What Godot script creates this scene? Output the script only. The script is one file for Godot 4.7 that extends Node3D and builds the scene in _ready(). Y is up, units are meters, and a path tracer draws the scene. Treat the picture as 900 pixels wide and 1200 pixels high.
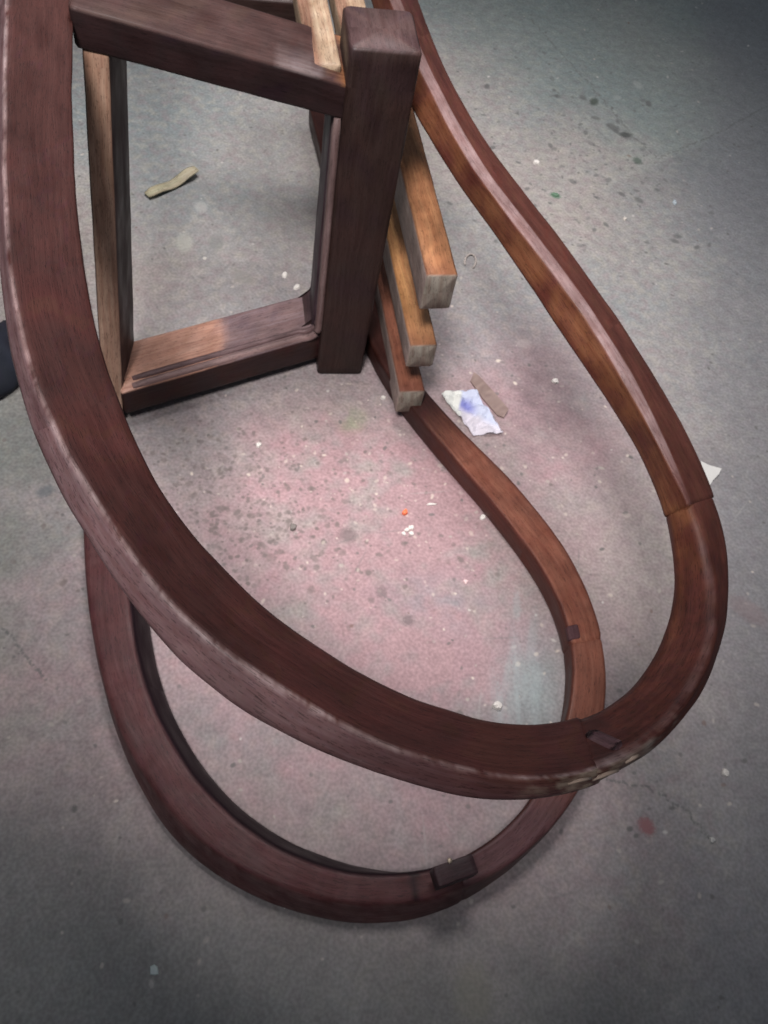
extends Node3D
# Close-up, from above, of a wooden chair frame lying on its side on a stained concrete floor.

var rng := RandomNumberGenerator.new()
var noise := FastNoiseLite.new()
var origin := Vector3.ZERO
var wood: StandardMaterial3D
var worn_wood: StandardMaterial3D
var used := {}

func numbered(called: String) -> String:
	var n: int = used.get(called, 0)
	used[called] = n + 1
	return called if n == 0 else "%s_%03d" % [called, n]

func tag(o: Node, label: String, category := "", group := "") -> void:
	o.set_meta("label", label)
	if category: o.set_meta("category", category)
	if group: o.set_meta("group", group)

func nz(p: Vector3, freq: float) -> float:
	return noise.get_noise_3dv(p * freq)

func lerp_c(a: Color, b: Color, t: float) -> Color:
	return a.lerp(b, clampf(t, 0.0, 1.0))

# ------------------------------------------------------------------ meshes
# a solid through closed rings of points of equal count; cols[i][j] is the colour, vs[i] the length so far
func loft(rings: Array, cols: Array, m: Material, called: String, parent: Node, smooth := true) -> MeshInstance3D:
	var n: int = rings[0].size()
	var k: int = rings.size()
	var vol := 0.0
	var c0: Vector3 = rings[0][0]
	for i in k - 1:
		for j in n:
			var a: Vector3 = rings[i][j] - c0
			var b: Vector3 = rings[i][(j + 1) % n] - c0
			var c: Vector3 = rings[i + 1][j] - c0
			var d: Vector3 = rings[i + 1][(j + 1) % n] - c0
			vol += a.dot(b.cross(c)) + b.dot(d.cross(c))
	var st := SurfaceTool.new()
	st.begin(Mesh.PRIMITIVE_TRIANGLES)
	st.set_smooth_group(0 if smooth else -1)
	var v := 0.0
	var vv := [0.0]
	for i in range(1, k):
		v += ((rings[i][0] + rings[i][n / 2]) * 0.5).distance_to((rings[i - 1][0] + rings[i - 1][n / 2]) * 0.5)
		vv.append(v)
	for i in k:
		var u := 0.0
		for j in n + 1:
			var p: Vector3 = rings[i][j % n]
			if j > 0: u += p.distance_to(rings[i][j - 1])
			st.set_color(cols[i][j % n]); st.set_uv(Vector2(u, vv[i])); st.add_vertex(p - origin)
	var w := n + 1
	for i in k - 1:
		for j in n:
			var a := i * w + j
			var b := a + 1
			var c := a + w
			var d := c + 1
			var q := [a, b, c, b, d, c] if vol < 0.0 else [a, c, b, b, c, d]
			for x in q: st.add_index(x)
	# end caps
	var at := k * w
	for e in 2:
		var ring: Array = rings[0] if e == 0 else rings[k - 1]
		var mid := Vector3.ZERO
		for p in ring: mid += p
		mid /= n
		var ux: Vector3 = (ring[n / 4] - ring[0]).normalized()
		var uy: Vector3 = ux.cross((ring[n / 2] - ring[0]).cross(ux)).normalized()
		st.set_color(cols[0 if e == 0 else k - 1][0]); st.set_uv(Vector2.ZERO); st.add_vertex(mid - origin)
		for j in n:
			st.set_color(cols[0 if e == 0 else k - 1][j]); st.set_uv(Vector2((ring[j] - mid).dot(ux), (ring[j] - mid).dot(uy))); st.add_vertex(ring[j] - origin)
		for j in n:
			var a := at + 1 + j
			var b := at + 1 + (j + 1) % n
			var flip := (e == 0) == (vol < 0.0)
			for x in ([at, b, a] if flip else [at, a, b]): st.add_index(x)
		at += n + 1
	st.generate_normals()
	st.set_material(m)
	var o := MeshInstance3D.new()
	o.mesh = st.commit()
	o.name = called
	parent.add_child(o, true)
	return o

# ring with rounded corners from polygon corners: [points, face index, place on face 0..1]
func round_ring(poly: Array, r: float, sub: Array) -> Array:
	var n := poly.size()
	var pts := []
	var face := []
	var pos := []
	for i in n:
		var a: Vector3 = poly[i]
		var b: Vector3 = poly[(i + 1) % n]
		var l := a.distance_to(b)
		var cut := minf(r, l * 0.36)
		var d := (b - a) / maxf(l, 1e-6)
		var s: int = sub[i]
		for q in s + 1:
			var x := cut + (l - 2.0 * cut) * q / s
			pts.append(a + d * x); face.append(i); pos.append(x / maxf(l, 1e-6))
		var c: Vector3 = poly[(i + 2) % n]
		var l2 := b.distance_to(c)
		var cut2 := minf(r, l2 * 0.36)
		var p1 := b - d * cut
		var p2 := b + (c - b).normalized() * cut2
		pts.append(p1 * 0.25 + b * 0.5 + p2 * 0.25); face.append(i); pos.append(1.0)
	return [pts, face, pos]

func cat(a: Vector3, b: Vector3, c: Vector3, d: Vector3, t: float) -> Vector3:
	return a.cubic_interpolate(c if false else b, a, b, t) if false else b.cubic_interpolate(c, a, d, t)

# a straight or tapering timber: quads = list of 4-corner sections from one end to the other
func timber(quads: Array, called: String, parent: Node, m: Material, tone: Callable, bevel := 0.004, step := 0.012) -> MeshInstance3D:
	var secs := []
	for i in quads.size() - 1:
		var l: float = quads[i][0].distance_to(quads[i + 1][0])
		var k := maxi(2, int(l / step))
		for q in k:
			var s := []
			for c in 4: s.append((quads[i][c] as Vector3).lerp(quads[i + 1][c], float(q) / k))
			secs.append(s)
	secs.append(quads[-1])
	# softened ends
	var ends := []
	for e in 2:
		var s: Array = secs[0] if e == 0 else secs[-1]
		var mid: Vector3 = (s[0] + s[1] + s[2] + s[3]) / 4.0
		var inset := []
		for c in 4: inset.append((s[c] as Vector3).lerp(mid, clampf(bevel * 0.8 / maxf(0.001, s[c].distance_to(mid)), 0.0, 0.4)))
		ends.append(inset)
	var first: Array = secs[0]
	var last: Array = secs[-1]
	var d0: Vector3 = (secs[1][0] - first[0]).normalized() * bevel * 0.7
	var d1: Vector3 = (last[0] - secs[-2][0]).normalized() * bevel * 0.7
	var in0 := []
	var in1 := []
	for c in 4:
		in0.append(first[c] + d0); in1.append(last[c] - d1)
	secs[0] = in0
	secs[-1] = in1
	secs.push_front(ends[0])
	secs.push_back(ends[1])
	var rings := []
	var cols := []
	for i in secs.size():
		var rr := round_ring(secs[i], bevel, [4, 4, 4, 4])
		var pts: Array = rr[0]
		var cc := []
		var t := float(i) / (secs.size() - 1)
		for j in pts.size():
			var p: Vector3 = pts[j]
			cc.append(tone.call(rr[1][j], rr[2][j], t, p))
			pts[j] = p + Vector3(nz(p, 18.0), nz(p + Vector3(3, 1, 2), 18.0), nz(p + Vector3(7, 4, 1), 18.0)) * 0.0005
		rings.append(pts); cols.append(cc)
	return loft(rings, cols, m, called, parent)

func box_quads(p0: Vector3, p1: Vector3, side: Vector3, up: Vector3) -> Array:   # p = a bottom corner line, side and up = edges of the section
	return [[p0, p0 + side, p0 + side + up, p0 + up], [p1, p1 + side, p1 + side + up, p1 + up]]

func rod(path: Array, r: float, called: String, parent: Node, m: Material, tone: Callable, sides := 10, squash := 1.0) -> MeshInstance3D:
	var rings := []
	var cols := []
	for i in path.size():
		var d: Vector3 = (path[mini(i + 1, path.size() - 1)] - path[maxi(i - 1, 0)]).normalized()
		var x := d.cross(Vector3.UP if absf(d.y) < 0.9 else Vector3.RIGHT).normalized()
		var y := x.cross(d)
		var ring := []
		var cc := []
		for j in sides:
			var a := TAU * j / sides
			var p: Vector3 = path[i] + (x * cos(a) + y * sin(a) * squash) * r * (0.75 if i == 0 or i == path.size() - 1 else 1.0)
			ring.append(p); cc.append(tone.call(0, 0.5, float(i) / path.size(), p))
		rings.append(ring); cols.append(cc)
	return loft(rings, cols, m, called, parent)

# ------------------------------------------------------------------ textures
func grain_images() -> Array:
	var w := 512
	var h := 1024
	var f := FastNoiseLite.new(); f.seed = 5; f.noise_type = FastNoiseLite.TYPE_SIMPLEX_SMOOTH; f.frequency = 1.0; f.fractal_octaves = 3
	var img := Image.create(w, h, false, Image.FORMAT_RGB8)
	var rough := Image.create(w, h, false, Image.FORMAT_L8)
	var bump := Image.create(w, h, false, Image.FORMAT_RGB8)
	for y in h:
		for x in w:
			var fx := float(x) / w
			var fy := float(y) / h
			var wob := f.get_noise_2d(fx * 3.0 + 9.0, fy * 3.0) * 0.02
			var fine := f.get_noise_2d((fx + wob) * 150.0, fy * 9.0)
			var mid := f.get_noise_2d((fx + wob) * 34.0 + 50.0, fy * 2.0)
			var big := f.get_noise_2d(fx * 5.0 + 80.0, fy * 6.0)
			var pore := f.get_noise_2d(fx * 230.0 + 30.0, fy * 26.0)
			var g := 0.87 + fine * 0.085 + mid * 0.08 + big * 0.12
			if pore < -0.42: g -= 0.24
			g = clampf(g, 0.25, 1.0)
			img.set_pixel(x, y, Color(g, g * (0.97 + mid * 0.05), g * (0.97 + mid * 0.06)))
			rough.set_pixel(x, y, Color.from_hsv(0, 0, clampf(0.60 + big * 0.25 - fine * 0.10, 0.3, 0.95)))
			var b := 0.5 + fine * 0.3 + (-0.2 if pore < -0.38 else 0.0)
			bump.set_pixel(x, y, Color(b, b, b))
	bump.bump_map_to_normal_map(1.5)
	return [ImageTexture.create_from_image(img), ImageTexture.create_from_image(rough), ImageTexture.create_from_image(bump)]

# the floor: 2.5 m square of concrete, x -1.25..1.25, z -2.3..0.2, repeated beyond what the picture shows
const FW := 2.5
const FX := -1.25
const FZ := -2.3
const FN := 2048

func blob(p: Vector2, c: Vector2, r: Vector2) -> float:
	var d := (p - c) / r
	return exp(-d.length_squared())

func stamp(data: PackedByteArray, x: float, z: float, rx: float, rz: float, turn: float, c: Color, a: float, rag := 0.35) -> void:
	var cx := (x - FX) / FW * FN
	var cy := (z - FZ) / FW * FN
	var px := rx / FW * FN
	var py := rz / FW * FN
	var m := int(maxf(px, py) * 1.6) + 2
	var co := cos(turn)
	var si := sin(turn)
	for j in range(-m, m + 1):
		for i in range(-m, m + 1):
			var X := int(cx) + i
			var Y := int(cy) + j
			if X < 0 or Y < 0 or X >= FN or Y >= FN: continue
			var dx := X - cx
			var dy := Y - cy
			var u := (dx * co + dy * si) / px
			var v := (-dx * si + dy * co) / py
			var d := sqrt(u * u + v * v) + noise.get_noise_2d(X * 6.0, Y * 6.0) * rag
			var k := clampf((1.25 - d) * 1.8, 0.0, 1.0) * a
			if k <= 0.0: continue
			var q := (Y * FN + X) * 3
			data[q] = int(lerpf(data[q], c.r8, k))
			data[q + 1] = int(lerpf(data[q + 1], c.g8, k))
			data[q + 2] = int(lerpf(data[q + 2], c.b8, k))

func floor_textures() -> Array:
	var lowres := Image.create(400, 400, false, Image.FORMAT_RGB8)
	var f := FastNoiseLite.new(); f.seed = 21; f.frequency = 1.0; f.fractal_octaves = 4
	for y in 400:
		for x in 400:
			var p := Vector2(FX + FW * x / 400.0, FZ + FW * y / 400.0)
			var n1 := f.get_noise_2d(p.x * 1.8, p.y * 1.8)
			var n2 := f.get_noise_2d(p.x * 7.0 + 40.0, p.y * 7.0)
			var n3 := f.get_noise_2d(p.x * 22.0 + 90.0, p.y * 22.0)
			var n4 := f.get_noise_2d(p.x * 38.0 + 10.0, p.y * 38.0 + 70.0)
			var c := Color(0.595, 0.575, 0.555)
			c = lerp_c(c, Color(0.485, 0.52, 0.52), 0.42 + n1 * 0.9 + n3 * 0.25)
			c = lerp_c(c, Color(0.605, 0.60, 0.56), smoothstep(0.08, 0.4, n4) * 0.5)
			c = lerp_c(c, Color(0.53, 0.485, 0.485), smoothstep(0.08, 0.4, -n4) * 0.4)
			# red pigment rubbed into the floor by the chair
			var pink := 0.0
			pink += blob(p, Vector2(-0.01, -0.635), Vector2(0.15, 0.12)) * 0.6
			pink += blob(p, Vector2(0.11, -0.60), Vector2(0.14, 0.12)) * 0.55
			pink += blob(p, Vector2(0.13, -0.46), Vector2(0.13, 0.10)) * 0.6
			pink += blob(p, Vector2(-0.06, -0.72), Vector2(0.12, 0.07)) * 0.6
			pink += blob(p, Vector2(0.17, -0.85), Vector2(0.14, 0.12)) * 0.55
			pink += blob(p, Vector2(0.05, -0.25), Vector2(0.3, 0.12)) * 0.35
			pink += blob(p, Vector2(-0.12, -0.5), Vector2(0.2, 0.2)) * 0.35
			pink += blob(p, Vector2(-0.45, -0.3), Vector2(0.2, 0.15)) * 0.35
			pink *= 0.75 + n2 * 1.0 + n3 * 1.1 + n4 * 0.6
			pink += (blob(p, Vector2(0.03, -0.62), Vector2(0.44, 0.42)) * 0.66 + blob(p, Vector2(-0.1, -0.1), Vector2(0.5, 0.25)) * 0.22) * (0.95 + n2 * 0.5 + n1 * 0.5)
			pink += blob(p, Vector2(0.20, -0.90), Vector2(0.11, 0.13)) * 0.3
			c = lerp_c(c, Color(0.645, 0.535, 0.545), minf(1.1, pink * 0.78))
			c = lerp_c(c, Color(0.45, 0.39, 0.40), blob(p, Vector2(0.185, -0.90), Vector2(0.07, 0.11)) * (0.62 + n3 * 0.5))  # soft shadow of the right arm, painted into the floor colour
			c = lerp_c(c, Color(0.52, 0.58, 0.58), blob(p, Vector2(0.225, -0.44), Vector2(0.045, 0.09)) * 0.7)
			c = lerp_c(c, Color(0.50, 0.54, 0.55), blob(p, Vector2(0.10, -0.53), Vector2(0.06, 0.03)) * (0.3 + n3 * 0.8))
			c = lerp_c(c, Color(0.50, 0.57, 0.44), blob(p, Vector2(-0.078, -0.779), Vector2(0.022, 0.02)) * (0.35 + n3))
			# darker tone towards right back corner, front and right edges; grime at left
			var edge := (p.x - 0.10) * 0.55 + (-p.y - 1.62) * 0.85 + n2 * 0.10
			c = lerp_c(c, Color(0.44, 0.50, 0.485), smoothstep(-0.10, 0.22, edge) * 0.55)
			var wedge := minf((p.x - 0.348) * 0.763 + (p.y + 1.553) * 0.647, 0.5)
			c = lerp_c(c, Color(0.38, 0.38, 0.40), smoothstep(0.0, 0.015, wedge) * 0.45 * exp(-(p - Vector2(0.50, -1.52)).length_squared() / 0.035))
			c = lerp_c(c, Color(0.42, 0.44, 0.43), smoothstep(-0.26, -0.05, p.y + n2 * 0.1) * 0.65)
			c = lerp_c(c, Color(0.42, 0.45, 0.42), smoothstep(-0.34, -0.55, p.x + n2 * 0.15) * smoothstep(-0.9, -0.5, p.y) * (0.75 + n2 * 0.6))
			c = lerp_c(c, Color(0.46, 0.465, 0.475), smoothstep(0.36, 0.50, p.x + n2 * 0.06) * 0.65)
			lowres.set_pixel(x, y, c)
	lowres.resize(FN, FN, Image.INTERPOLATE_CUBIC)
	var data := lowres.get_data()
	f.frequency = 0.05; f.fractal_octaves = 4; f.seed = 3
	var na := f.get_image(FN, FN, false, false, false).get_data()
	f.frequency = 0.011; f.seed = 8; f.fractal_octaves = 3
	var nb := f.get_image(FN, FN, false, false, false).get_data()
	f.frequency = 0.22; f.seed = 12; f.fractal_octaves = 2
	var nc := f.get_image(FN, FN, false, false, false).get_data()
	for i in FN * FN:
		var k := 256 + ((na[i] - 128) >> 3) + ((nb[i] - 128) >> 4) + ((nc[i] - 128) >> 2)
		var q := i * 3
		data[q] = mini(255, (data[q] * k) >> 8)
		data[q + 1] = mini(255, (data[q + 1] * k) >> 8)
		data[q + 2] = mini(255, (data[q + 2] * k) >> 8)
	# pits, crumbs and paint specks
	rng.seed = 77
	for i in 2600:
		var x := rng.randf_range(-1.2, 1.2)
		var z := rng.randf_range(-2.2, 0.15)
		var s := rng.randf_range(0.0010, 0.0026)
		var tone := rng.randf()
		var c := Color(0.36, 0.36, 0.35)
		if tone > 0.62: c = Color(0.70, 0.68, 0.64)
		if tone > 0.93: c = Color(0.80, 0.79, 0.76)
		if tone < 0.03: c = Color(0.40, 0.30, 0.26)
		stamp(data, x, z, s * rng.randf_range(0.8, 1.8), s, rng.randf() * PI, c, rng.randf_range(0.3, 0.8))
	for i in 800:      # pitted patch inside the loops
		var x := rng.randfn(-0.18, 0.11)
		var z := rng.randfn(-0.60, 0.075)
		var s := minf(0.006, 0.0009 + absf(rng.randfn(0.0, 0.0013)))
		stamp(data, x, z, s * rng.randf_range(0.9, 1.6), s, rng.randf() * PI, Color(0.41, 0.38, 0.365), rng.randf_range(0.25, 0.7))
	for i in 170:
		var x := rng.randfn(0.20, 0.13)
		var z := rng.randfn(-1.52, 0.14)
		var s := 0.0015 + absf(rng.randfn(0.0, 0.002))
		stamp(data, x, z, s * 1.6, s, rng.randf() * PI, Color(0.34, 0.35, 0.34), rng.randf_range(0.3, 0.7))
	for i in 330:      # pale grit round the middle
		var x := rng.randfn(0.02, 0.16)
		var z := rng.randfn(-0.70, 0.16)
		var s := 0.0007 + absf(rng.randfn(0.0, 0.0009))
		stamp(data, x, z, s * rng.randf_range(1.0, 1.8), s, rng.randf() * PI, Color(0.84, 0.80, 0.74), rng.randf_range(0.3, 0.95) * rng.randf_range(0.5, 1.0))
	# larger smears and spots
	var spots := [[-0.408, -1.133, 0.014, 0.011, 0.72, 0.73, 0.70, 0.55], [-0.407, -1.042, 0.026, 0.014, 0.68, 0.69, 0.64, 0.5], [-0.36, -1.06, 0.02, 0.012, 0.45, 0.47, 0.46, 0.5],
		[0.372, -0.308, 0.010, 0.009, 0.55, 0.36, 0.37, 0.8], [0.166, -1.373, 0.010, 0.007, 0.33, 0.44, 0.36, 0.8], [0.215, -1.686, 0.013, 0.008, 0.27, 0.30, 0.27, 0.85], [0.283, -1.602, 0.012, 0.008, 0.26, 0.27, 0.26, 0.85],
		[0.31, -1.53, 0.01, 0.008, 0.28, 0.33, 0.29, 0.7], [0.30, -1.78, 0.014, 0.010, 0.62, 0.64, 0.62, 0.5], [0.26, -1.72, 0.009, 0.008, 0.62, 0.64, 0.62, 0.4], [-0.04, -0.59, 0.012, 0.010, 0.43, 0.38, 0.38, 0.6],
		[0.15, -1.0, 0.012, 0.01, 0.72, 0.68, 0.66, 0.4], [0.02, -0.52, 0.008, 0.007, 0.44, 0.39, 0.39, 0.6], [0.06, -0.49, 0.007, 0.007, 0.42, 0.36, 0.37, 0.6], [-0.30, -1.0, 0.02, 0.012, 0.5, 0.5, 0.48, 0.5],
		[-0.43, -0.55, 0.012, 0.008, 0.36, 0.39, 0.40, 0.6], [-0.36, -0.20, 0.018, 0.012, 0.52, 0.52, 0.5, 0.5], [0.5, -0.62, 0.03, 0.016, 0.5, 0.42, 0.42, 0.35], [0.20, -0.10, 0.03, 0.02, 0.5, 0.5, 0.42, 0.3]]
	for s in spots: stamp(data, s[0], s[1], s[2], s[3], rng.randf() * PI, Color(s[4], s[5], s[6]), s[7], 0.5)
	for i in 120:
		var x := rng.randf_range(-0.8, 0.7)
		var z := rng.randf_range(-1.7, 0.05)
		stamp(data, x, z, rng.randf_range(0.006, 0.03), rng.randf_range(0.0008, 0.0016), rng.randf() * PI, Color(0.66, 0.65, 0.63) if rng.randf() < 0.6 else Color(0.42, 0.42, 0.41), rng.randf_range(0.1, 0.35), 0.7)
	for i in 12:      # bluish rub marks left of the right joint
		stamp(data, rng.randfn(0.215, 0.02), rng.randfn(-0.43, 0.04), rng.randf_range(0.02, 0.05), rng.randf_range(0.003, 0.008), 1.45 + rng.randf_range(-0.2, 0.2), Color(0.62, 0.67, 0.67), rng.randf_range(0.15, 0.35), 0.7)
	# hairline cracks and the edge of an old screed patch
	var cracks := [[Vector2(0.06, -1.93), Vector2(0.12, -1.85), Vector2(0.221, -1.715), Vector2(0.30, -1.60), Vector2(0.348, -1.553)], [Vector2(0.348, -1.553), Vector2(0.45, -1.66), Vector2(0.60, -1.85)],
		[Vector2(0.292, -0.351), Vector2(0.374, -0.352), Vector2(0.42, -0.335), Vector2(0.448, -0.308)], [Vector2(-0.62, -0.36), Vector2(-0.48, -0.33), Vector2(-0.40, -0.36), Vector2(-0.33, -0.31)]]
	for ci in cracks.size():
		var cr: Array = cracks[ci]
		for i in cr.size() - 1:
			var l: float = cr[i].distance_to(cr[i + 1])
			var k := int(l / 0.0025)
			for q in k:
				var p: Vector2 = cr[i].lerp(cr[i + 1], float(q) / k)
				p += Vector2(noise.get_noise_2d(p.x * 60.0, p.y * 60.0), noise.get_noise_2d(p.x * 60.0 + 50.0, p.y * 60.0)) * 0.005
				if rng.randf() < 0.8: stamp(data, p.x, p.y, 0.0022, 0.0013, rng.randf() * PI, Color(0.36, 0.37, 0.355), 0.5)
	var img := Image.create_from_data(FN, FN, false, Image.FORMAT_RGB8, data)
	var b := Image.create_from_data(FN, FN, false, Image.FORMAT_L8, nc)
	var b2 := Image.create_from_data(FN, FN, false, Image.FORMAT_L8, na)
	b.convert(Image.FORMAT_RGB8); b2.convert(Image.FORMAT_RGB8)
	b.resize(1024, 1024); b2.resize(1024, 1024)
	var bd := b.get_data(); var bd2 := b2.get_data()
	for i in bd.size(): bd[i] = (bd[i] + bd2[i] * 3) >> 2
	b = Image.create_from_data(1024, 1024, false, Image.FORMAT_RGB8, bd)
	b.bump_map_to_normal_map(2.0)
	return [ImageTexture.create_from_image(img), ImageTexture.create_from_image(b)]

# ------------------------------------------------------------------ the bent loops
func rails(flat: Array, per: int) -> Array:
	var rows := []
	for i in flat.size() / (per * 3):
		var r := []
		for j in per:
			var q := (i * per + j) * 3
			r.append(Vector3(flat[q], flat[q + 1], flat[q + 2]))
		rows.append(r)
	return rows

func at_row(rows: Array, t: float, j: int) -> Vector3:
	var i := clampi(int(t), 0, rows.size() - 2)
	var a: Vector3 = rows[maxi(i - 1, 0)][j]
	var b: Vector3 = rows[i][j]
	var c: Vector3 = rows[i + 1][j]
	var d: Vector3 = rows[mini(i + 2, rows.size() - 1)][j]
	return b.cubic_interpolate(c, a, d, t - i)

func loop_piece(rows: Array, t0: float, t1: float, section: Callable, radius: float, sub: Array, tone: Callable, called: String, parent: Node, grow := 0.0) -> MeshInstance3D:
	var k := int((t1 - t0) * 9.0)
	var rings := []
	var cols := []
	for i in k + 1:
		var t := t0 + (t1 - t0) * i / k
		var poly: Array = section.call(rows, t)
		var mid := Vector3.ZERO
		for p in poly: mid += p
		mid /= poly.size()
		var shrink := 0.0
		if (i == 0 and t0 > 0.0) or i == k: shrink = 0.0007 if radius < 0.003 or t0 < 19.98 and i == 0 and t0 > 19.0 else 0.0018
		for j in poly.size(): poly[j] = poly[j] + (poly[j] - mid).normalized() * (grow - shrink)
		var rr := round_ring(poly, radius, sub)
		var pts: Array = rr[0]
		var cc := []
		for j in pts.size():
			var p: Vector3 = pts[j]
			cc.append(tone.call(rr[1][j], rr[2][j], t, p))
			pts[j] = p + Vector3(nz(p, 14.0), nz(p + Vector3(5, 2, 8), 14.0), nz(p + Vector3(2, 9, 4), 14.0)) * 0.0005
		rings.append(pts); cols.append(cc)
	return loft(rings, cols, wood, called, parent)

func upper_section(rows: Array, t: float) -> Array:
	var i := at_row(rows, t, 0)
	var r1 := at_row(rows, t, 1)
	var r2 := at_row(rows, t, 2)
	var o := at_row(rows, t, 3)
	var h := o - i
	h.y = 0.0
	h = h.normalized()
	return [i, r1, r2, o, o - h * 0.014 + Vector3(0, -0.020, 0), i + h * 0.016 + Vector3(0, -0.016, 0)]

func upper_plain(rows: Array, t: float) -> Array:
	var s := upper_section(rows, t)
	return [s[0], (s[1] + s[2]) * 0.5, s[3], s[4], s[5]]

func lower_section(rows: Array, t: float) -> Array:
	var i := at_row(rows, t, 0)
	var o := at_row(rows, t, 1)
	var h := (o - i)
	h.y = 0.0
	h = h.normalized()
	var flare := 0.003 + 0.012 * smoothstep(17.0, 20.0, t) * (1.0 - smoothstep(24.0, 28.0, t))
	return [i, o, Vector3(o.x, 0.006, o.z) + h * flare, Vector3(i.x, 0.003, i.z) + h * lerpf(0.002, -0.017, smoothstep(18.0, 22.0, t) * (1.0 - smoothstep(30.5, 32.5, t)))]  # inner foot pushed inward to carry the painted contact shadow

# streaky wear: 0..1, longer along the loop than across it
func wear(p: Vector3, t: float) -> float:
	return clampf(0.5 + noise.get_noise_3d(p.x * 30.0, p.y * 160.0, p.z * 30.0) * 0.9 + noise.get_noise_2d(t * 9.0, p.y * 260.0) * 0.5, 0.0, 1.0)

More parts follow.
